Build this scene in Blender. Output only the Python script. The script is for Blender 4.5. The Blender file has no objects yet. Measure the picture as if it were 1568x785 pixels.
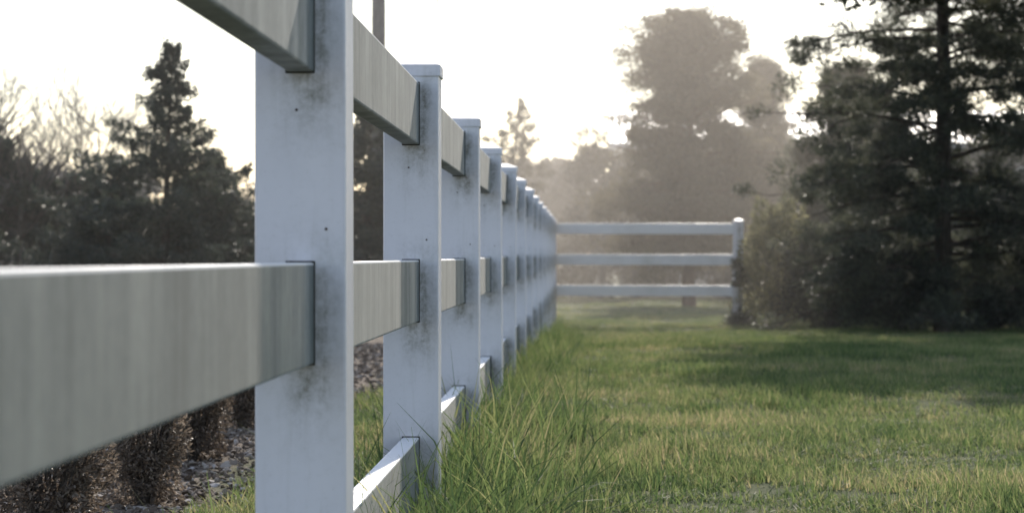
import bpy, bmesh, math, random
import numpy as np
from mathutils import Vector, Matrix
rng=np.random.default_rng(7); random.seed(7)
S=bpy.context.scene
F=4150.0; VX=890.0; HY=392.5; CZ=0.61
def wx(px,Y): return (px-VX)*Y/F
def wz(py,Y): return CZ+(HY-py)*Y/F

# ---------------------------------------------------------------- materials
class NT:
    def __init__(s,name):
        s.m=bpy.data.materials.new(name); s.m.use_nodes=True; s.t=s.m.node_tree; s.t.nodes.clear()
        s.out=s.n('ShaderNodeOutputMaterial')
    def n(s,ty,**k):
        x=s.t.nodes.new(ty)
        for a,b in k.items(): setattr(x,a,b)
        return x
    def l(s,a,b): s.t.links.new(a,b)
    def math(s,op,a,b=None,clamp=False):
        x=s.n('ShaderNodeMath',operation=op); x.use_clamp=clamp
        for i,v in enumerate((a,b)):
            if v is None: continue
            if isinstance(v,(int,float)): x.inputs[i].default_value=v
            else: s.l(v,x.inputs[i])
        return x.outputs[0]
    def ramp(s,f,stops):
        r=s.n('ShaderNodeValToRGB'); s.l(f,r.inputs[0]); e=r.color_ramp.elements
        while len(e)<len(stops): e.new(0.5)
        for i,(p,c) in enumerate(stops):
            e[i].position=p; e[i].color=(c,c,c,1) if isinstance(c,(int,float)) else (*c,1)
        return r.outputs[0]
    def noise(s,vec,scale,detail=4,rough=.55):
        x=s.n('ShaderNodeTexNoise'); x.inputs['Scale'].default_value=scale; x.inputs['Detail'].default_value=detail
        x.inputs['Roughness'].default_value=rough
        if vec is not None: s.l(vec,x.inputs['Vector'])
        return x.outputs[0]
    def mix(s,f,a,b):
        x=s.n('ShaderNodeMix',data_type='RGBA')
        for i,v in ((0,f),(6,a),(7,b)):
            if isinstance(v,(int,float)): x.inputs[i].default_value=v
            elif isinstance(v,tuple): x.inputs[i].default_value=(*v,1)
            else: s.l(v,x.inputs[i])
        return x.outputs[2]
    def mapv(s,vec,sc):
        x=s.n('ShaderNodeMapping'); x.inputs['Scale'].default_value=sc; s.l(vec,x.inputs['Vector']); return x.outputs[0]
    def bsdf(s,col,rough=.6,spec=.5,bump=None,bs=.3,bd=.01,sheen=0):
        b=s.n('ShaderNodeBsdfPrincipled')
        if isinstance(col,tuple): b.inputs['Base Color'].default_value=(*col,1)
        else: s.l(col,b.inputs['Base Color'])
        if isinstance(rough,(int,float)): b.inputs['Roughness'].default_value=rough
        else: s.l(rough,b.inputs['Roughness'])
        b.inputs['Specular IOR Level'].default_value=spec
        if sheen: b.inputs['Sheen Weight'].default_value=sheen; b.inputs['Sheen Roughness'].default_value=.35
        if bump is not None:
            u=s.n('ShaderNodeBump'); u.inputs['Strength'].default_value=bs; u.inputs['Distance'].default_value=bd
            s.l(bump,u.inputs['Height']); s.l(u.outputs[0],b.inputs['Normal'])
        return b.outputs[0]
    def done(s,sh): s.l(sh,s.out.inputs[0]); return s.m

def leaf_mat(name,c1,c2,c3,trans=.35,tcol=1.6,spec=.3,patch=1.5):
    t=NT(name); g=t.n('ShaderNodeNewGeometry'); oi=t.n('ShaderNodeObjectInfo')
    n1=t.noise(g.outputs['Position'],patch,2); r=g.outputs['Random Per Island']
    f=t.math('ADD',t.math('MULTIPLY',r,.45),t.math('MULTIPLY',n1,.75))
    f=t.math('ADD',f,t.math('MULTIPLY',t.math('SUBTRACT',oi.outputs['Random'],.5),.25))
    col=t.ramp(f,[(.32,c1),(.6,c2),(.88,c3)])
    b=t.bsdf(col,.5,spec)
    tr=t.n('ShaderNodeBsdfTranslucent')
    vm=t.n('ShaderNodeVectorMath',operation='SCALE'); t.l(col,vm.inputs[0]); vm.inputs['Scale'].default_value=tcol
    t.l(vm.outputs[0],tr.inputs[0])
    ms=t.n('ShaderNodeMixShader'); ms.inputs[0].default_value=trans; t.l(b,ms.inputs[1]); t.l(tr.outputs[0],ms.inputs[2])
    return t.done(ms.outputs[0])

def bark_mat(name,c1,c2):
    t=NT(name); g=t.n('ShaderNodeNewGeometry')
    n=t.noise(t.mapv(g.outputs['Position'],(18,18,4)),1,5)
    return t.done(t.bsdf(t.ramp(n,[(.3,c1),(.7,c2)]),.9,.2,n,.6,.02))

M_spruce=leaf_mat('spruce_needles',(.024,.033,.027),(.045,.060,.047),(.085,.096,.067),.34,1.5)
M_pine=leaf_mat('pine_needles',(.040,.045,.034),(.067,.075,.053),(.13,.132,.085),.42,1.7)
M_hazy=leaf_mat('cedar_foliage',(.05,.045,.030),(.085,.075,.048),(.14,.12,.07),.42,1.7)
M_shrub=leaf_mat('shrub_leaves',(.075,.075,.045),(.13,.127,.07),(.23,.215,.12),.5,1.9)
M_brown=leaf_mat('dormant_shrub_foliage',(.09,.07,.055),(.18,.145,.115),(.34,.28,.225),.38,1.3,spec=.15,patch=9)
M_dist=leaf_mat('distant_foliage',(.035,.036,.030),(.06,.058,.045),(.10,.09,.065),.35,1.5,patch=.5)
M_bark=bark_mat('bark',(.035,.028,.022),(.12,.095,.075))
M_twig=bark_mat('twig_bark',(.07,.06,.052),(.17,.15,.13))
M_redbark=bark_mat('red_bark',(.08,.05,.035),(.2,.13,.09))
def grass_mat(name,dry=.0):
    t=NT(name); g=t.n('ShaderNodeNewGeometry'); oi=t.n('ShaderNodeObjectInfo')
    n1=t.noise(g.outputs['Position'],.8,3); n2=t.noise(g.outputs['Position'],4,2)
    f=t.math('ADD',t.math('MULTIPLY',t.math('SUBTRACT',n1,.5),1.05),t.math('ADD',t.math('MULTIPLY',n2,.4),.34))
    f=t.math('ADD',f,t.math('MULTIPLY',t.math('SUBTRACT',g.outputs['Random Per Island'],.5),.36))
    f=t.math('ADD',f,t.math('ADD',t.math('MULTIPLY',t.math('SUBTRACT',oi.outputs['Random'],.5),.22),dry))
    col=t.ramp(f,[(.28,(.045,.080,.034)),(.48,(.098,.145,.056)),(.66,(.17,.20,.09)),(.86,(.30,.265,.165))])
    b=t.bsdf(col,.6,.2)
    tr=t.n('ShaderNodeBsdfTranslucent')
    vm=t.n('ShaderNodeVectorMath',operation='MULTIPLY'); t.l(col,vm.inputs[0]); vm.inputs[1].default_value=(1.85,1.72,1.5)
    t.l(vm.outputs[0],tr.inputs[0])
    ms=t.n('ShaderNodeMixShader'); ms.inputs[0].default_value=.5; t.l(b,ms.inputs[1]); t.l(tr.outputs[0],ms.inputs[2])
    return t.done(ms.outputs[0])
M_grass=grass_mat('grass_blades',.0); M_long=grass_mat('long_grass_blades',-.08)

# ---------------------------------------------------------------- mesh builder
def nrm(a): return a/np.maximum(np.linalg.norm(a,axis=-1,keepdims=True),1e-9)
class MB:
    def __init__(s): s.q=[]; s.mi=[]
    def quads(s,q,mat=0):
        q=np.asarray(q,float).reshape(-1,4,3); s.q.append(q); s.mi.append(np.full(len(q),mat,np.int32))
    def leaves(s,c,d,l,w,mat=0):
        n=len(c); d=nrm(d); sd=nrm(np.cross(d,rng.normal(size=(n,3))))
        l=np.broadcast_to(l,(n,))[:,None]; w=np.broadcast_to(w,(n,))[:,None]
        s.quads(np.stack([c-d*l/2,c+sd*w/2,c+d*l/2,c-sd*w/2],1),mat)
    def tube(s,p,r,sides=5,mat=0):
        p=np.asarray(p,float); r=np.broadcast_to(r,(len(p),)); t=nrm(np.gradient(p,axis=0))
        ref=np.array([1,0,0.]) if abs(t[0][2])>.8 else np.array([0,0,1.])
        u=nrm(np.cross(t,ref)); v=np.cross(t,u)
        a=np.linspace(0,2*math.pi,sides+1)
        ring=p[:,None]+r[:,None,None]*(np.cos(a)[None,:,None]*u[:,None]+np.sin(a)[None,:,None]*v[:,None])
        s.quads(np.stack([ring[:-1,:-1],ring[:-1,1:],ring[1:,1:],ring[1:,:-1]],2),mat)
    def obj(s,name,mats,loc=(0,0,0),link=True):
        q=np.concatenate(s.q); mi=np.concatenate(s.mi); n=len(q)
        me=bpy.data.meshes.new(name); me.vertices.add(n*4); me.vertices.foreach_set('co',q.reshape(-1).astype(np.float32))
        me.loops.add(n*4); me.loops.foreach_set('vertex_index',np.arange(n*4,dtype=np.int32))
        me.polygons.add(n); me.polygons.foreach_set('loop_start',np.arange(0,n*4,4,dtype=np.int32))
        me.polygons.foreach_set('material_index',mi); me.update(calc_edges=True)
        for m in mats: me.materials.append(m)
        o=bpy.data.objects.new(name,me); o.location=loc
        if link: S.collection.objects.link(o)
        return o

def gh(x,y):
    x=np.asarray(x,float); y=np.asarray(y,float)
    t=np.clip((y-13)/22,0,1); t=t*t*(3-2*t)
    z=-.31*t+.012*np.sin(x*1.7+y*.9)+.010*np.sin(y*2.3-x*.6)
    return z
def G(x,y): return float(gh(x,y))

# ---------------------------------------------------------------- ground
gx=np.unique(np.concatenate([np.linspace(-400,-12,12),np.linspace(-12,14,105),np.linspace(14,400,12)]))
gy=np.unique(np.concatenate([np.linspace(-120,0,8),np.linspace(0,60,241),np.linspace(60,900,18)]))
X,Yg=np.meshgrid(gx,gy); Z=gh(X,Yg)
me=bpy.data.meshes.new('ground'); nx=len(gx)
fs=[(j*nx+i,j*nx+i+1,(j+1)*nx+i+1,(j+1)*nx+i) for j in range(len(gy)-1) for i in range(nx-1)]
me.from_pydata(np.stack([X,Yg,Z],-1).reshape(-1,3).tolist(),[],fs); me.polygons.foreach_set('use_smooth',[True]*len(fs))
ground=bpy.data.objects.new('ground',me); S.collection.objects.link(ground)
t=NT('ground_soil_and_turf'); g=t.n('ShaderNodeNewGeometry'); sp=t.n('ShaderNodeSeparateXYZ'); t.l(g.outputs['Position'],sp.inputs[0])
nn=t.noise(g.outputs['Position'],1.3,5); nf=t.noise(g.outputs['Position'],40,5,.7); vo=t.n('ShaderNodeTexVoronoi'); vo.inputs['Scale'].default_value=45; t.l(g.outputs['Position'],vo.inputs['Vector'])
turf=t.ramp(t.math('ADD',t.math('MULTIPLY',nn,.5),t.math('MULTIPLY',nf,.5)),[(.35,(.05,.06,.03)),(.5,(.09,.11,.045)),(.66,(.18,.16,.09))])
grav=t.ramp(t.math('ADD',t.math('MULTIPLY',vo.outputs['Distance'],.8),t.math('MULTIPLY',nf,.5)),[(.2,(.06,.044,.032)),(.5,(.15,.118,.09)),(.8,(.27,.225,.18))])
edge=t.math('ADD',sp.outputs[0],t.math('MULTIPLY',t.math('SUBTRACT',nn,.5),.5))
f=t.math('MULTIPLY',t.math('ADD',edge,1.05),8,True); f.node.use_clamp=True
me.materials.append(t.done(t.bsdf(t.mix(f,grav,turf),.95,.1,nf,.8,.02)))

# ---------------------------------------------------------------- fence
RT=lambda y: 0.603+0.04*max(0,min(1,(y-8)/27))      # top of middle rail
SP=2.44; Y0=3.813; XC=-0.3895
def bevbox(bm,x0,x1,y0,y1,z0,z1,b=.003,mat=0,seg=2):
    tb=bmesh.new(); bmesh.ops.create_cube(tb,size=1)
    for v in tb.verts: v.co=Vector((x0+(v.co.x+.5)*(x1-x0),y0+(v.co.y+.5)*(y1-y0),z0+(v.co.z+.5)*(z1-z0)))
    if b>0: bmesh.ops.bevel(tb,geom=tb.edges[:],offset=b,segments=seg,affect='EDGES',profile=.6)
    for f in tb.faces: f.material_index=mat
    m=bpy.data.meshes.new('tmp'); tb.to_mesh(m); bm.from_mesh(m); bpy.data.meshes.remove(m); tb.free()
slots=[.333,-.0715,-.476]
t=NT('weathered_white_vinyl_post'); tc=t.n('ShaderNodeTexCoord'); ob=tc.outputs['Object']; sp=t.n('ShaderNodeSeparateXYZ'); t.l(ob,sp.inputs[0])
g=t.n('ShaderNodeNewGeometry')
fine=t.noise(g.outputs['Position'],110,4,.7); mid=t.noise(g.outputs['Position'],20,6,.7); big=t.noise(g.outputs['Position'],3,3)
run=t.noise(t.mapv(g.outputs['Position'],(60,60,4)),1,4,.6)
tot=None
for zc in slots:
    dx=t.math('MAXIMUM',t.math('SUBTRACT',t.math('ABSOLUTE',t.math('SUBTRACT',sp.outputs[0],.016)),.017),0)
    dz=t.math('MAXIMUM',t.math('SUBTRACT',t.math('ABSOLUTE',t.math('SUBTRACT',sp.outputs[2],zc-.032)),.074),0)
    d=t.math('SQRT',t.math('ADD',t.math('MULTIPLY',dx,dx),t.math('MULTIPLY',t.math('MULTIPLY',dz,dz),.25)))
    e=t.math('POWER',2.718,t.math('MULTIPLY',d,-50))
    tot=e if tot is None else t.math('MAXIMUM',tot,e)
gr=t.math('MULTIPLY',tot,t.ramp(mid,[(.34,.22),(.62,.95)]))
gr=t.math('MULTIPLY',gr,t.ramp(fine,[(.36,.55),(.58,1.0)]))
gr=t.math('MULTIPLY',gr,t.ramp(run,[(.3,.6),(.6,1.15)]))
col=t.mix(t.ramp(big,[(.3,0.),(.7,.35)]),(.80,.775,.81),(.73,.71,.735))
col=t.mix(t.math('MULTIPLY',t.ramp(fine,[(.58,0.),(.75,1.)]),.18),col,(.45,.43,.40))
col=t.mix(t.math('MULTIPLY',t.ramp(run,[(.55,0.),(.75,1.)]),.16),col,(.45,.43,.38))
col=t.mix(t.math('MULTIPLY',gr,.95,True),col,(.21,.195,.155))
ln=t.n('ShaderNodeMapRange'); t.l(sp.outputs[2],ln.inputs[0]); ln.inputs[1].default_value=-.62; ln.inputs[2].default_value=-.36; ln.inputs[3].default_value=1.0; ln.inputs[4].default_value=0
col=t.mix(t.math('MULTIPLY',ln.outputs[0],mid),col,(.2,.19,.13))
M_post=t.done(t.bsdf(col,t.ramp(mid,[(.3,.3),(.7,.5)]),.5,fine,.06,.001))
def rail_mat(name,cols,sheen,vs,r0,r1,spec):
    t=NT(name); g=t.n('ShaderNodeNewGeometry'); nsp=t.n('ShaderNodeSeparateXYZ'); t.l(g.outputs['Normal'],nsp.inputs[0])
    st=t.noise(t.mapv(g.outputs['Position'],vs),1,5,.6); st2=t.noise(t.mapv(g.outputs['Position'],(1,4,1.)),1,3); sm=t.noise(g.outputs['Position'],60,5,.7)
    bl=t.noise(g.outputs['Position'],9,4,.6)
    fd=t.math('ADD',t.math('MULTIPLY',st,.36),t.math('ADD',t.math('MULTIPLY',st2,.3),t.math('ADD',t.math('MULTIPLY',bl,.19),t.math('MULTIPLY',sm,.15))))
    dirt_shade=t.ramp(fd,[(.38,cols[0]),(.47,cols[1]),(.55,cols[2]),(.64,cols[3])])
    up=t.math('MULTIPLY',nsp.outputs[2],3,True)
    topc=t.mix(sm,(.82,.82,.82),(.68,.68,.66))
    return t.done(t.bsdf(t.mix(up,dirt_shade,topc),t.ramp(fd,[(.4,r0),(.6,r1)]),spec,sm,.03,.001,sheen=sheen))
M_rail=rail_mat('weathered_shaded_rail_vinyl',[(.20,.225,.22),(.135,.158,.152),(.09,.11,.103),(.05,.066,.058)],.125,(20,16,1.6),.42,.65,.28)  # dirt streaks, plus shade painted into the colour of the tree-facing sides
M_rail2=rail_mat('clean_rail_vinyl',[(.84,.82,.84),(.80,.79,.80),(.74,.73,.73),(.62,.62,.6)],0,(3,18,1.6),.3,.45,.5)
t=NT('grime_seam'); M_seam=t.done(t.bsdf((.05,.047,.04),.8))
t=NT('rusty_screw'); M_screw=t.done(t.bsdf((.06,.035,.025),.6))
def post_mesh(name,sx):
    bm=bmesh.new(); h=.0635
    bevbox(bm,-h,h,-h,h,-1.35,.434,.004)
    bevbox(bm,-.0675,.0675,-.0675,.0675,.418,.446,.003)
    c=.0655; z0=.4455; z1=.4625; k=.016
    vs=[bm.verts.new(p) for p in [(-c,-c,z0),(c,-c,z0),(c,c,z0),(-c,c,z0),(-k,-k,z1),(k,-k,z1),(k,k,z1),(-k,k,z1)]]
    for i in range(4): bm.faces.new((vs[i],vs[(i+1)%4],vs[4+(i+1)%4],vs[4+i]))
    bm.faces.new(vs[4:8])
    for zc in slots:
        if not sx: bevbox(bm,-.0208,.0208,-.0648,.0648,zc-.0725,zc+.0725,.001,1,1)
        else: bevbox(bm,-.0648,.0648,-.0208,.0208,zc-.0725,zc+.0725,.001,1,1)
    for (sxp,sz) in [(.036,.045+.0),(-.005,.21)]:
        r=bmesh.ops.create_cone(bm,cap_ends=True,segments=10,radius1=.0022,radius2=.0018,depth=.002)
        for v in r['verts']:
            v.co=Vector((sxp+v.co.x,-.0642-v.co.z*1.0,sz+v.co.y))
            for f in v.link_faces: f.material_index=2
    m=bpy.data.meshes.new(name); bm.to_mesh(m); bm.free()
    for mm in (M_post,M_seam,M_screw): m.materials.append(mm)
    return m
fence=bpy.data.objects.new('white_vinyl_fence',None); S.collection.objects.link(fence)
pm=post_mesh('post',False); pmx=post_mesh('corner_post',True)
NP=14
for i in range(-2,NP):
    y=Y0+SP*i
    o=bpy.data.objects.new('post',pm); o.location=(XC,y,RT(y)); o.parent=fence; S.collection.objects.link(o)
    o.rotation_euler=(random.uniform(-1,1)*.004,random.uniform(-1,1)*(.004 if i<3 else .008),0)
YC=Y0+SP*(NP-1)
for k in (1,):
    o=bpy.data.objects.new('end_post',pmx); o.location=(XC+SP*k,YC,RT(YC)-.005); o.rotation_euler=(0,.012,0); o.parent=fence; S.collection.objects.link(o)
def rail(p0,p1,name='rail',mat=None):
    L=(Vector(p1)-Vector(p0)).length; bm=bmesh.new()
    bevbox(bm,-.019,.019,0,L,-.07,.07,.0035)
    m=bpy.data.meshes.new(name); bm.to_mesh(m); bm.free(); m.materials.append(mat or M_rail)
    o=bpy.data.objects.new(name,m); d=(Vector(p1)-Vector(p0)).normalized()
    o.rotation_euler=d.to_track_quat('Y','Z').to_euler(); o.location=p0; o.parent=fence; S.collection.objects.link(o)
for i in range(-2,NP-1):
    ya=Y0+SP*i; yb=ya+SP
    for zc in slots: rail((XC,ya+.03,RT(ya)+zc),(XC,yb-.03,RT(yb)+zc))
for zc in slots: rail((XC+.03,YC,RT(YC)+zc),(XC+SP-.03,YC,RT(YC)-.005+zc),mat=M_rail2)

# ---------------------------------------------------------------- vegetation generators
def conifer(name,x,y,H,R,mat,nbr=150,lpb=260,leaf=.07,lw=.38,trunk=.09,base=.12,droop=.25,power=.8,irr=.3,top_up=.2,bark=None,seed=0,dmin=.08,steep=1.5):
    global rng; rng=np.random.default_rng(seed+100)
    mb=MB(); z0=G(x,y)-.05
    lean=rng.normal(size=2)*.03*H
    tz=np.linspace(0,1,9); ax=lambda t: np.stack([lean[0]*t**2+0*t,lean[1]*t**2,H*t],-1)
    mb.tube(ax(tz),trunk*(1-tz)*.95+.008,8,1)
    for b in range(nbr):
        u=(b+rng.random())/nbr; u=u**1.1; h=base+(1-base)*u
        L=R*((1-u)**power*(1+rng.normal()*irr*.6)+.03)
        L=max(L,dmin); az=b*2.399+rng.normal()*.5
        hd=np.array([math.cos(az),math.sin(az),0]); up=top_up*(1+steep*u**3)+rng.normal()*.12
        o=ax(np.array([h]))[0]
        tt=np.linspace(0,1,5)
        P=o+hd*(L*tt)[:,None]+np.array([0,0,1])*(L*(up*tt-droop*tt**2+.12*tt**4))[:,None]
        mb.tube(P,trunk*.22*(1-u*.6)*(1-tt*.9),3,1)
        n=int(lpb*(.05+L/R)); t=rng.random(n)**.65*.92+.08
        side=np.array([-hd[1],hd[0],0]); wv=L*.34*np.sin(np.clip(t*1.15,0,1)*math.pi*.9+.15)
        k=np.clip(rng.normal(size=n)*.55,-1.2,1.2)
        t2=np.round(t*9)/9+rng.normal(size=n)*.012
        c=o+hd*(L*(t2+np.abs(k)*.12))[:,None]+side*(k*wv)[:,None]
        c[:,2]+=L*(up*t2-droop*t2**2+.12*t2**4)-np.abs(k)*wv*.3+rng.normal(size=n)*leaf*.6
        d=hd*.8+side*np.sign(k)[:,None]*.7+rng.normal(size=(n,3))*.5
        mb.leaves(c,d,leaf*rng.uniform(.6,1.4,n),leaf*lw*rng.uniform(.7,1.3,n),0)
    n=60; t=rng.random(n); c=ax(np.full(n,1.))+np.stack([rng.normal(size=n)*.008,rng.normal(size=n)*.008,-t*.4+.1],-1)
    mb.leaves(c,rng.normal(size=(n,3))*.5+[0,0,1],leaf*.6,leaf*.18,0)
    return mb.obj(name,[mat,bark or M_bark],(x,y,z0))

def clumpy(name,x,y,H,prof,mat,nbr=70,cl=7,lpc=170,cr=.2,leaf=.07,lw=.25,trunk=.1,base=.05,up=.15,bark=None,seed=0,bias=1.0):
    global rng; rng=np.random.default_rng(seed+500)
    mb=MB(); z0=G(x,y)-.05; tz=np.linspace(0,1,12)
    wob=rng.normal(size=2)*.02
    ax=lambda t: np.stack([wob[0]*np.sin(t*7)*H*.15,wob[1]*np.sin(t*6)*H*.15,H*t],-1)
    mb.tube(ax(tz),trunk*(1-tz)**.8+.01,10,1)
    for b in range(nbr):
        u=base+(1-base)*((b+rng.random())/nbr)**bias; L=prof(u)*rng.uniform(.55,1.12)
        az=b*2.399+rng.normal()*.6; hd=np.array([math.cos(az),math.sin(az),0]); side=np.array([-hd[1],hd[0],0])
        o=ax(np.array([u]))[0]; upb=up+rng.normal()*.15+.5*u**2
        tt=np.linspace(0,1,6); bend=rng.normal()*.15
        path=lambda t: o+hd*(L*t)[:,None]+side*(L*bend*t*t)[:,None]+np.array([0,0,1])*(L*(upb*t-.18*t*t))[:,None]
        mb.tube(path(tt),trunk*.28*(1-u*.6)*(1-tt*.85)+.003,4,1)
        for c in range(cl):
            t=rng.uniform(.25,1.02); cc=path(np.array([t]))[0]; off=side*rng.normal()*L*.2*t+np.array([0,0,1])*rng.normal()*.1
            e=cc+off; mb.tube(np.stack([path(np.array([max(t-.12,.05)]))[0],(cc+e)/2,e]),.006,3,1)
            n=int(lpc*rng.uniform(.4,1.3)); r=cr*rng.uniform(.6,1.3)
            v=rng.normal(size=(n,3)); v=nrm(v)*(rng.random((n,1))**.45)*r; v[:,2]*=.6
            mb.leaves(e+v,v/r+hd*.3+rng.normal(size=(n,3))*.35+[0,0,.25],leaf*rng.uniform(.6,1.4,n),leaf*lw,0)
    return mb.obj(name,[mat,bark or M_bark],(x,y,z0))

def bare_tree(name,x,y,H,mat,spread=.45,depth=5,nb=4,r0=.05,seed=0,multi=1):
    R=np.random.default_rng(seed+900); mb=MB(); z0=G(x,y)-.05
    def grow(p,d,L,r,k):
        n=4; pts=[p]; dd=d.copy()
        for i in range(n):
            dd=dd+R.normal(size=3)*.10; dd[2]+=.06; dd/=np.linalg.norm(dd); pts.append(pts[-1]+dd*L/n)
        mb.tube(np.array(pts),np.linspace(r,r*.6,n+1),4 if k>2 else 3,0)
        if k==0: return
        for j in range(nb):
            i=R.integers(1,n+1); q=pts[i]; nd=dd+R.normal(size=3)*spread; nd/=np.linalg.norm(nd)
            grow(q,nd,L*R.uniform(.55,.8),max(r*.55,.004),k-1)
    for m in range(multi):
        d=np.array([0,0,1.])+R.normal(size=3)*(.05 if multi==1 else .3); d/=np.linalg.norm(d)
        grow(np.array([R.normal()*.15*(multi>1),R.normal()*.15*(multi>1),0]),d,H*.38,r0,depth)
    return mb.obj(name,[mat],(x,y,z0))

def bush(name,x,y,rx,rz,mat,n=6000,leaf=.06,lw=.5,seed=0,conic=.0,stems=40,lumps=.18):
    global rng; rng=np.random.default_rng(seed+1300); mb=MB(); z0=G(x,y)-.03
    for i in range(stems):
        a=rng.random()*6.28; rr=rx*rng.random()**.5*.8; h=rz*rng.uniform(.8,1.6)
        p=np.array([[0,0,0],[math.cos(a)*rr*.5,math.sin(a)*rr*.5,h*.5],[math.cos(a)*rr,math.sin(a)*rr,h]]); mb.tube(p,[rx*.03,rx*.02,.003],3,1)
    v=nrm(rng.normal(size=(n,3))); rad=(1-.55*rng.random(n)**2)[:,None]
    ph=rng.random(6)*6.28
    lump=1+lumps*np.sin(v[:,0]*7+ph[0])*np.sin(v[:,1]*6+ph[1])+lumps*.8*np.sin(v[:,2]*9+ph[2]+v[:,0]*5)+rng.normal(size=n)*.05
    p=v*rad*lump[:,None]; h=(p[:,2]+1)/2; k=1-conic*np.clip(h,0,1)
    c=np.stack([p[:,0]*rx*k,p[:,1]*rx*k,rz*(p[:,2]+1)],-1)
    mb.leaves(c,v+rng.normal(size=(n,3))*.6+[0,0,.5],leaf*rng.uniform(.6,1.4,n),leaf*lw,0)
    return mb.obj(name,[mat,M_twig],(x,y,z0))

def foliage_mass(name,pts,mat,leaf=.14,per=900,seed=0,twigs=10):
    global rng; rng=np.random.default_rng(seed+1700); mb=MB()
    for (x,y,H,R) in pts:
        z0=G(x,y); nc=int(14+H*5)
        mb.tube([[x,y,z0-.1],[x+rng.normal()*.1,y,z0+H*.5],[x+rng.normal()*.2,y,z0+H*.92]],[.1,.06,.02],5,1)
        for i in range(nc):
            h=rng.random()**.8; rr=R*(1-.75*h**1.6)*rng.uniform(.3,1); a=rng.random()*6.28
            c=np.array([x+math.cos(a)*rr,y+math.sin(a)*rr,z0+H*(.04+.94*h)]); cr=R*.34*rng.uniform(.6,1.2)*(1-.4*h)
            n=int(per*rng.uniform(.5,1.2)/4); v=nrm(rng.normal(size=(n,3)))*(rng.random((n,1))**.5)*cr*[1,1,.8]
            mb.leaves(c+v,v+rng.normal(size=(n,3))*cr*.4,leaf*rng.uniform(.5,1.4,n),leaf*.4,0)
        for i in range(twigs):
            a=rng.random()*6.28; o=np.array([x,y,z0+H*rng.uniform(.5,.8)]); e=o+np.array([math.cos(a)*R*.7,math.sin(a)*R*.7,H*rng.uniform(.2,.42)])
            mb.tube([o,(o+e)/2+rng.normal(size=3)*.08,e],[.03,.018,.006],3,1)
    return mb.obj(name,[mat,M_twig])

# --- left spruces
conifer('spruce_tree',wx(250,31),31,3.36,1.4,M_spruce,nbr=170,lpb=620,leaf=.06,droop=.2,power=1.05,irr=.65,top_up=.22,trunk=.06,base=.02,seed=3,dmin=.10,steep=1.0)
conifer('spruce_tree',wx(165,32),32,2.1,.9,M_spruce,nbr=110,lpb=430,leaf=.07,power=.7,irr=.6,base=.02,seed=4)
conifer('spruce_tree',wx(325,32),32,2.15,.75,M_spruce,nbr=110,lpb=430,leaf=.07,power=.7,irr=.6,base=.02,seed=5)
conifer('spruce_tree',wx(560,36),36,3.0,1.0,M_spruce,nbr=130,lpb=430,leaf=.075,power=.5,irr=.4,base=.02,seed=6)
conifer('spruce_tree',wx(470,38),38,2.6,1.2,M_spruce,nbr=100,lpb=360,leaf=.085,power=.6,irr=.4,base=.02,seed=7)
conifer('spruce_tree',wx(772,55),55,4.1,1.4,M_hazy,nbr=110,lpb=320,leaf=.08,power=.9,irr=.7,base=.02,seed=8)
for i,(px,Y,H) in enumerate([(15,48,6.4),(45,55,5.6),(-40,46,6.5),(200,60,5.0),(380,70,4.3),(860,75,4.6),(830,66,4.0),(905,80,4.4),(690,70,3.8),(160,52,5.2)]):
    bare_tree('bare_tree',wx(px,Y),Y,H,M_twig,depth=5 if i<3 else 4,nb=4 if i<3 else 5,seed=i,multi=2 if i>=3 else 1)
def prof_mid(u): return 1.7*min(1,(u/.25)**.5)*(1-max(0,(u-.62)/.38)**1.5*.72)*(1+.05*math.sin(u*23))
clumpy('cedar_tree',wx(1055,50),50,5.25,prof_mid,M_hazy,nbr=140,cl=9,lpc=125,cr=.27,leaf=.095,trunk=.13,base=.18,up=.16,bark=M_redbark,seed=1)
clumpy('cedar_tree',wx(1170,54),54,4.7,lambda u:1.0*(1-u**2*.8),M_hazy,nbr=70,cl=8,lpc=120,cr=.25,leaf=.09,trunk=.1,base=.12,up=.2,bark=M_redbark,seed=2)
def prof_pine(u):
    r=2.25 if u<.4 else min(3.1,2.25+(u-.4)*8)
    return r*(1+.13*math.sin(u*17))*(1-u**7*.8) if u>.1 else 1.9
clumpy('added_shadow_pine',wx(1440,32),32,10.4,prof_pine,M_pine,nbr=190,cl=11,lpc=175,cr=.21,leaf=.072,trunk=.10,base=.03,up=.08,seed=3,bias=1.25)
clumpy('added_shadow_pine',4.6,27.0,8.1,lambda u:2.8*(1-max(0,(u-.7)/.3)**2*.5),M_pine,nbr=180,cl=13,lpc=150,cr=.38,leaf=.16,lw=.4,trunk=.12,base=.455,up=.10,seed=14)  # unseen pine added beyond the frame edge to cast shade on the lawn
clumpy('added_shadow_pine',wx(1680,36),36,8.5,lambda u:2.3*(1-u**4*.8),M_pine,nbr=120,cl=9,lpc=140,cr=.24,leaf=.085,trunk=.11,base=.03,up=.05,seed=4,bias=1.2)
clumpy('added_shadow_pine',wx(1300,40),40,3.6,lambda u:1.5*(1-u)**.5,M_pine,nbr=80,cl=9,lpc=140,cr=.24,leaf=.085,trunk=.08,base=.03,up=.1,seed=5)
bush('leafy_shrub',wx(1190,35.5),35.5,.62,.85,M_shrub,n=9000,leaf=.06,seed=1,conic=.3)
bush('leafy_shrub',wx(1275,35),35,.7,.7,M_pine,n=9000,leaf=.06,seed=2,conic=.2)
bush('leafy_shrub',wx(1375,34),34,.7,.6,M_pine,n=9000,leaf=.06,seed=3,conic=.2)
bush('leafy_shrub',wx(1520,34),34,.9,.7,M_pine,n=9000,leaf=.06,seed=4,conic=.2)
R=random.Random(5)
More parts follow.
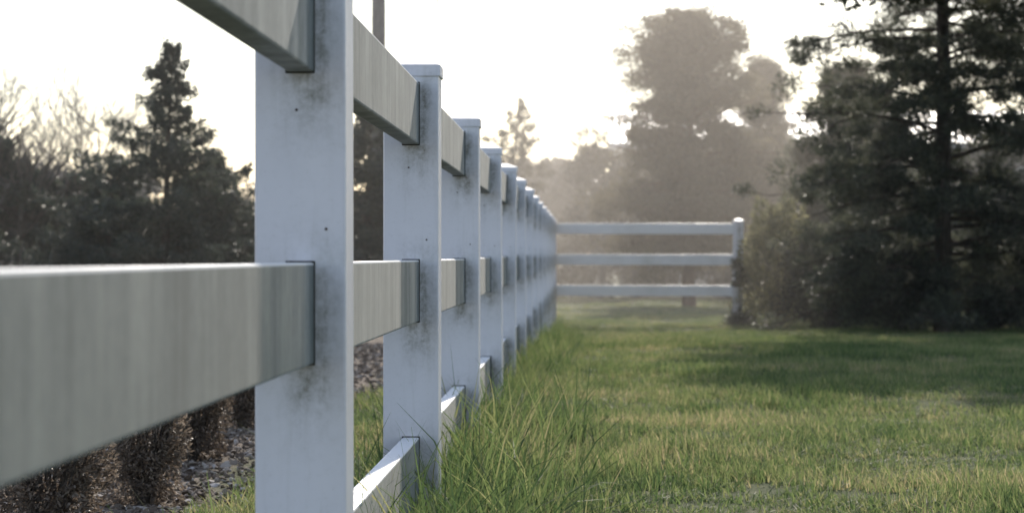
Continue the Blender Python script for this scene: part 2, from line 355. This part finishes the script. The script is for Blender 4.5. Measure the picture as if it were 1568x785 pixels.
pts=[(wx(px,Y),Y,h,r) for px,Y,h,r in [(-40,33,2.5,1.0),(25,33,2.15,.9),(95,34,1.95,.8),(-120,33,2.7,1.0)]]
foliage_mass('thicket',pts,M_spruce,leaf=.09,per=2600,seed=1,twigs=80)
pts=[]
for i in range(34):
    Y=R.uniform(66,84); px=-250+i*34+R.uniform(-12,12)
    pts.append((wx(px,Y),Y,R.uniform(2.3,3.4) if px<700 else R.uniform(3.0,4.1),R.uniform(1.3,2.0)))
foliage_mass('distant_treeline',pts,M_dist,leaf=.17,per=1200,seed=2,twigs=30)
pts=[]
for i in range(20):
    Y=R.uniform(58,66); px=880+i*44+R.uniform(-12,12)
    pts.append((wx(px,Y),Y,R.uniform(2.6,3.4) if px<1180 else R.uniform(3.0,3.7),R.uniform(1.2,1.7)))
foliage_mass('distant_treeline',pts,M_dist,leaf=.15,per=1400,seed=3,twigs=14)
for i,(y,xx,r,h) in enumerate([(4.3,-1.1,.14,.25),(5.5,-1.09,.15,.25),(6.75,-1.09,.125,.26),(8.15,-1.17,.125,.25),(9.6,-1.2,.13,.25),(11.1,-1.25,.13,.25),(12.7,-1.3,.14,.25),(14.4,-1.9,.14,.25)]):
    bush('dormant_shrub',xx,y,r,h,M_brown,n=13000,leaf=.016,lw=.35,seed=20+i,conic=.4,stems=40,lumps=.13)

xe=XC+SP
rng=np.random.default_rng(77); mb=MB()
n=700; c=np.stack([rng.normal(size=n)*.035+.0,rng.normal(size=n)*.05-.07,rng.uniform(.25,.62,n)],-1); c[:,0]+=.03*np.sin(c[:,2]*20)
mb.leaves(c,rng.normal(size=(n,3)),.05,.03,0)
n=1500; c=np.stack([rng.normal(size=n)*.09+.03,rng.normal(size=n)*.1-.1,np.abs(rng.normal(size=n))*.10-.3],-1); mb.leaves(c,rng.normal(size=(n,3))+[0,0,1],.09,.02,0)
mb.tube([[0,-.08,-.3],[.03,-.08,.2],[-.02,-.08,.4],[.02,-.08,.62]],[.01,.008,.006,.004],4,1)
mb.obj('climbing_vine',[M_spruce,M_twig],(xe,YC,G(xe,YC)+.30))

# ---------------------------------------------------------------- utility pole and wire
def prim_obj(name,bm,mats,loc=(0,0,0),parent=None):
    m=bpy.data.meshes.new(name); bm.to_mesh(m); bm.free()
    for mm in mats: m.materials.append(mm)
    o=bpy.data.objects.new(name,m); o.location=loc; o.parent=parent; S.collection.objects.link(o); return o
px_,py_=wx(579,50),50.
mb=MB(); z0=G(px_,py_)
mb.tube([[0,0,-.3],[0,0,4],[0.02,0,9.5]],[.15,.135,.11],12,0)
mb.tube([[-1.1,-.13,8.6],[0,-.13,8.6],[1.1,-.13,8.6]],.055,4,0)
for xi in (-1.,-.4,.4,1.): mb.tube([[xi,-.13,8.62],[xi,-.13,8.75],[xi,-.13,8.83]],[.03,.05,.03],8,0)
mb.obj('utility_pole',[bark_mat('pole_wood',(.05,.052,.055),(.11,.11,.115))],(px_,py_,z0))
mb=MB(); P=[]
for k in range(20):
    s=k/19; Y=30+70*s; P.append([wx(664+40*s**.6,Y),Y,wz(-40+260*s**.55,Y)])
mb.tube(P,.012,5,0); t=NT('cable'); mb.obj('overhead_wire',[t.done(t.bsdf((.06,.06,.06),.6))])

# ---------------------------------------------------------------- farm building behind the trees
bld=bpy.data.objects.new('farm_building',None); S.collection.objects.link(bld); bld.location=(wx(1380,78),80,G(0,80))
t=NT('siding'); tc=t.n('ShaderNodeTexCoord'); w=t.n('ShaderNodeTexWave',bands_direction='Z'); w.inputs['Scale'].default_value=3; t.l(tc.outputs['Object'],w.inputs[0])
M_sid=t.done(t.bsdf(t.ramp(w.outputs[1],[(0,(.30,.29,.27)),(1,(.38,.37,.34))]),.8,.3,w.outputs[1],.4,.02))
t=NT('metal_roof'); tc=t.n('ShaderNodeTexCoord'); w=t.n('ShaderNodeTexWave',bands_direction='X'); w.inputs['Scale'].default_value=1.5; t.l(tc.outputs['Object'],w.inputs[0])
M_rf=t.done(t.bsdf((.45,.47,.5),.4,.5,w.outputs[1],.5,.03))
t=NT('window_glass'); M_gl=t.done(t.bsdf((.03,.035,.04),.1,.6))
t=NT('trim_paint'); M_tr=t.done(t.bsdf((.7,.7,.68),.5))
bm=bmesh.new(); bevbox(bm,-8,8,-3.2,3.2,-.3,4.1,0); prim_obj('walls',bm,[M_sid],parent=bld)
bm=bmesh.new()
pr=[(-3.7,3.95),(0,5.0),(3.7,3.95),(3.7,4.1),(0,5.18),(-3.7,4.1)]
va=[bm.verts.new((-8.4,a,b)) for a,b in pr]; vb=[bm.verts.new((8.4,a,b)) for a,b in pr]
for i in range(6): bm.faces.new((va[i],va[(i+1)%6],vb[(i+1)%6],vb[i]))
bm.faces.new((va[0],va[5],va[4],va[1])); bm.faces.new((va[1],va[4],va[3],va[2])); bm.faces.new((vb[0],vb[1],vb[4],vb[5])); bm.faces.new((vb[1],vb[2],vb[3],vb[4]))
prim_obj('roof',bm,[M_rf],parent=bld)
bm=bmesh.new(); bm2=bmesh.new()
for xx in (-6,-3.4,3.4,6):
    bevbox(bm,xx-.6,xx+.6,-3.24,-3.203,1.5,2.7,0); bevbox(bm2,xx-.7,xx+.7,-3.235,-3.202,1.4,1.497,0); bevbox(bm2,xx-.7,xx+.7,-3.235,-3.202,2.703,2.8,0)
prim_obj('windows',bm,[M_gl],parent=bld); bevbox(bm2,-1.3,1.3,-3.26,-3.204,-.2,2.6,0); prim_obj('door_and_trim',bm2,[M_tr],parent=bld)

# ---------------------------------------------------------------- grass and gravel instancing
def blade_clump(name,nb,rad,hmin,hmax,w,lean,seed,mat=None):
    r=np.random.default_rng(seed)
    a=r.random(nb)*6.28; rr=rad*np.sqrt(r.random(nb)); b=np.stack([np.cos(a)*rr,np.sin(a)*rr,np.full(nb,-.01)],-1)
    th=r.random(nb)*6.28; ld=np.stack([np.cos(th),np.sin(th),0*th],-1); sd=np.stack([-np.sin(th+.6),np.cos(th+.6),0*th],-1)
    H=r.uniform(hmin,hmax,nb)[:,None]; ln=(r.random(nb)**1.3*lean)[:,None]; W=(w*r.uniform(.6,1.2,nb))[:,None]
    V=[];Fc=[]
    for k in range(4):
        t=k/3; c=b+ld*H*ln*t*t+np.array([0,0,1])*H*(t-.25*ln*t*t); ww=W*(1-t**1.5)*.5+.0002
        V+= [c-sd*ww,c+sd*ww]
    V=np.stack(V,1)
    me=bpy.data.meshes.new(name)
    for i in range(nb):
        o=i*8
        for k in range(3): Fc.append((o+2*k,o+2*k+1,o+2*k+3,o+2*k+2))
    me.from_pydata(V.reshape(-1,3).tolist(),[],Fc); me.materials.append(mat or M_grass)
    return bpy.data.objects.new(name,me)
def instancer(name,pos,rot,sc,objs,tilt=None):
    col=bpy.data.collections.new(name+'_clumps')
    for o in objs: col.objects.link(o)
    me=bpy.data.meshes.new(name); n=len(pos); me.vertices.add(n); me.vertices.foreach_set('co',np.asarray(pos,np.float32).reshape(-1))
    a=me.attributes.new('rot','FLOAT_VECTOR','POINT'); a.data.foreach_set('vector',np.asarray(rot,np.float32).reshape(-1))
    a=me.attributes.new('sc','FLOAT_VECTOR','POINT'); a.data.foreach_set('vector',np.asarray(sc,np.float32).reshape(-1))
    me.update(); o=bpy.data.objects.new(name,me); S.collection.objects.link(o)
    ng=bpy.data.node_groups.new(name,'GeometryNodeTree')
    ng.interface.new_socket('Geometry',in_out='INPUT',socket_type='NodeSocketGeometry'); ng.interface.new_socket('Geometry',in_out='OUTPUT',socket_type='NodeSocketGeometry')
    N=ng.nodes; gi=N.new('NodeGroupInput'); go=N.new('NodeGroupOutput'); ip=N.new('GeometryNodeInstanceOnPoints'); ci=N.new('GeometryNodeCollectionInfo')
    ci.inputs['Collection'].default_value=col; ci.inputs['Separate Children'].default_value=True; ci.inputs['Reset Children'].default_value=True
    ra=N.new('GeometryNodeInputNamedAttribute'); ra.data_type='FLOAT_VECTOR'; ra.inputs['Name'].default_value='rot'
    sa=N.new('GeometryNodeInputNamedAttribute'); sa.data_type='FLOAT_VECTOR'; sa.inputs['Name'].default_value='sc'
    rv=N.new('FunctionNodeRandomValue'); rv.data_type='INT'; rv.inputs[4].default_value=0; rv.inputs[5].default_value=len(objs)-1
    L=ng.links; L.new(gi.outputs[0],ip.inputs['Points']); L.new(ci.outputs[0],ip.inputs['Instance']); ip.inputs['Pick Instance'].default_value=True
    L.new(rv.outputs[2],ip.inputs['Instance Index']); L.new(ra.outputs['Attribute'],ip.inputs['Rotation']); L.new(sa.outputs['Attribute'],ip.inputs['Scale']); L.new(ip.outputs[0],go.inputs[0])
    md=o.modifiers.new('instances','NODES'); md.node_group=ng
    return o
rng=np.random.default_rng(11)
def scatter(x0,x1,y0,y1,dens):
    n=int((x1-x0)*(y1-y0)*dens); return rng.uniform(x0,x1,n),rng.uniform(y0,y1,n)
xs,ys=[],[]
for a in [(-1.2,3.4,4.7,10,230),(-1.2,4.5,10,16,170),(-1.2,6,16,26,105),(-1.5,8,26,42,70),(-3,10,42,60,25)]:
    x_,y_=scatter(*a); xs.append(x_); ys.append(y_)
x=np.concatenate(xs); y=np.concatenate(ys)
def vnoise(x,y,s,seed):
    r=np.random.default_rng(seed); v=np.zeros_like(x)
    for i in range(6):
        a=r.random()*6.28; k=s*r.uniform(.6,1.6); v+=np.sin((x*math.cos(a)+y*math.sin(a))*k+r.random()*6.28)
    return v/6
edge=-.92+.12*vnoise(x,y,3,1)
keep=(x>edge)&((vnoise(x,y,5,2)>-.45)|(rng.random(len(x))<.4)); x=x[keep]; y=y[keep]; n=len(x)
hs=rng.uniform(.4,.9,n)*(1+.8*vnoise(x,y,4.5,3))
pos=np.stack([x,y,gh(x,y)],-1); rot=np.stack([rng.normal(size=n)*.12,rng.normal(size=n)*.12,rng.random(n)*6.28],-1)
w=rng.uniform(.8,1.3,n); sc=np.stack([w,w,hs],-1)
instancer('lawn_grass',pos,rot,sc,[blade_clump('lawn_clump',28,.06,.035,.08,.0042,.75,i) for i in range(6)])
x,y=scatter(-.95,.35,4.2,36,260)
p=np.exp(-((x-XC-.07)/.2)**2)*(.6+1.0*vnoise(x,y,4,5)); keep=rng.random(len(x))<p; x=x[keep]; y=y[keep]; n=len(x)
k=rng.uniform(.4,1.25,n)*np.where(y<9,1.2,.75)*(1+.4*vnoise(x,y,2,9)); pos=np.stack([x,y,gh(x,y)],-1); rot=np.stack([rng.normal(size=n)*.2,rng.normal(size=n)*.2,rng.random(n)*6.28],-1)
instancer('long_grass',pos,rot,np.stack([k,k,k],-1),[blade_clump('long_clump',14,.05,.07,.24,.0044,.9,30+i,M_long) for i in range(5)])
def pebble(i):
    bm=bmesh.new(); bmesh.ops.create_icosphere(bm,subdivisions=2,radius=.010); R=random.Random(i)
    s=(R.uniform(.8,2.2),R.uniform(.6,1.1),R.uniform(.3,.7)); ph=[R.random()*6 for _ in range(3)]
    for v in bm.verts:
        k=1+.22*math.sin(v.co.x*360+ph[0])+.2*math.sin(v.co.y*400+ph[1]); v.co=Vector((v.co.x*s[0]*k,v.co.y*s[1]*k,v.co.z*s[2]*k))
    m=bpy.data.meshes.new('pebble'); bm.to_mesh(m); bm.free(); m.materials.append(M_peb); return bpy.data.objects.new('pebble',m)
t=NT('gravel_stone'); oi=t.n('ShaderNodeObjectInfo'); M_peb=t.done(t.bsdf(t.ramp(oi.outputs['Random'],[(0,(.08,.058,.042)),(.5,(.20,.158,.12)),(.85,(.32,.27,.22)),(1,(.5,.46,.42))]),.9,.2))
x1,y1=scatter(-2.6,-.8,4.2,12,1300); x2,y2=scatter(-3.5,-.9,12,24,400); x=np.concatenate([x1,x2]); y=np.concatenate([y1,y2])
keep=x<-.88+.12*vnoise(x,y,3,1); x=x[keep]; y=y[keep]; n=len(x)
k=np.clip(rng.lognormal(-.15,.42,n),.3,1.5)*np.where(y>12,1.3,1.)*.75
instancer('gravel',np.stack([x,y,gh(x,y)+.004],-1),rng.normal(size=(n,3))*[.5,.5,3],np.stack([k,k,k],-1),[pebble(i) for i in range(5)])

# ---------------------------------------------------------------- light, sky, haze
EL=math.radians(27.5); AZ=math.radians(4.0)
sd=Vector((math.sin(AZ)*math.cos(EL),math.cos(AZ)*math.cos(EL),math.sin(EL)))
sl=bpy.data.lights.new('sun','SUN'); sl.energy=5; sl.angle=math.radians(.5); sl.color=(1,.91,.79)
so=bpy.data.objects.new('sun',sl); so.rotation_euler=sd.to_track_quat('Z','Y').to_euler(); so.location=(0,0,20); S.collection.objects.link(so)
w=bpy.data.worlds.new('World'); S.world=w; w.use_nodes=True; nt=w.node_tree; bg=nt.nodes['Background']
sk=nt.nodes.new('ShaderNodeTexSky'); sk.sky_type='NISHITA'; sk.sun_disc=False; sk.sun_elevation=EL; sk.sun_rotation=AZ; sk.air_density=1.0; sk.dust_density=.6; sk.ozone_density=1.5
ad=nt.nodes.new('ShaderNodeVectorMath'); ad.operation='ADD'; ad.inputs[1].default_value=(1.35,1.35,1.58)   # thin high cloud veil
nt.links.new(sk.outputs[0],ad.inputs[0]); nt.links.new(ad.outputs[0],bg.inputs[0]); bg.inputs[1].default_value=.15
def haze(name,x0,x1,y0,y1,z1,dens,g,col):
    bm=bmesh.new(); bevbox(bm,x0,x1,y0,y1,-4,z1,0); hz=prim_obj(name,bm,[])
    m=bpy.data.materials.new(name+'_air'); m.use_nodes=True; m.node_tree.nodes.clear(); oo=m.node_tree.nodes.new('ShaderNodeOutputMaterial'); vs=m.node_tree.nodes.new('ShaderNodeVolumeScatter')
    vs.inputs['Density'].default_value=dens; vs.inputs['Anisotropy'].default_value=g; vs.inputs['Color'].default_value=(*col,1)
    m.node_tree.links.new(vs.outputs[0],oo.inputs['Volume']); hz.data.materials.append(m)
haze('haze',-150,150,22,140,14,.0022,.6,(1,.98,.96))
haze('flare_glow_mist',-1.4,4.2,31,110,9,.0045,.72,(1,.89,.78))  # warm volume added to imitate lens-flare glow around the centre trees

cd=bpy.data.cameras.new('camera'); cd.sensor_width=36; cd.lens=F/1568*36; cd.clip_start=.05; cd.clip_end=2000
cd.dof.use_dof=True; cd.dof.focus_distance=5.6; cd.dof.aperture_fstop=10
co=bpy.data.objects.new('camera',cd); S.collection.objects.link(co); co.location=(0,0,CZ); co.rotation_euler=(math.pi/2,0,math.atan((VX-784)/F))
S.camera=co
S.view_settings.view_transform='Standard'; S.view_settings.look='None'; S.view_settings.exposure=0
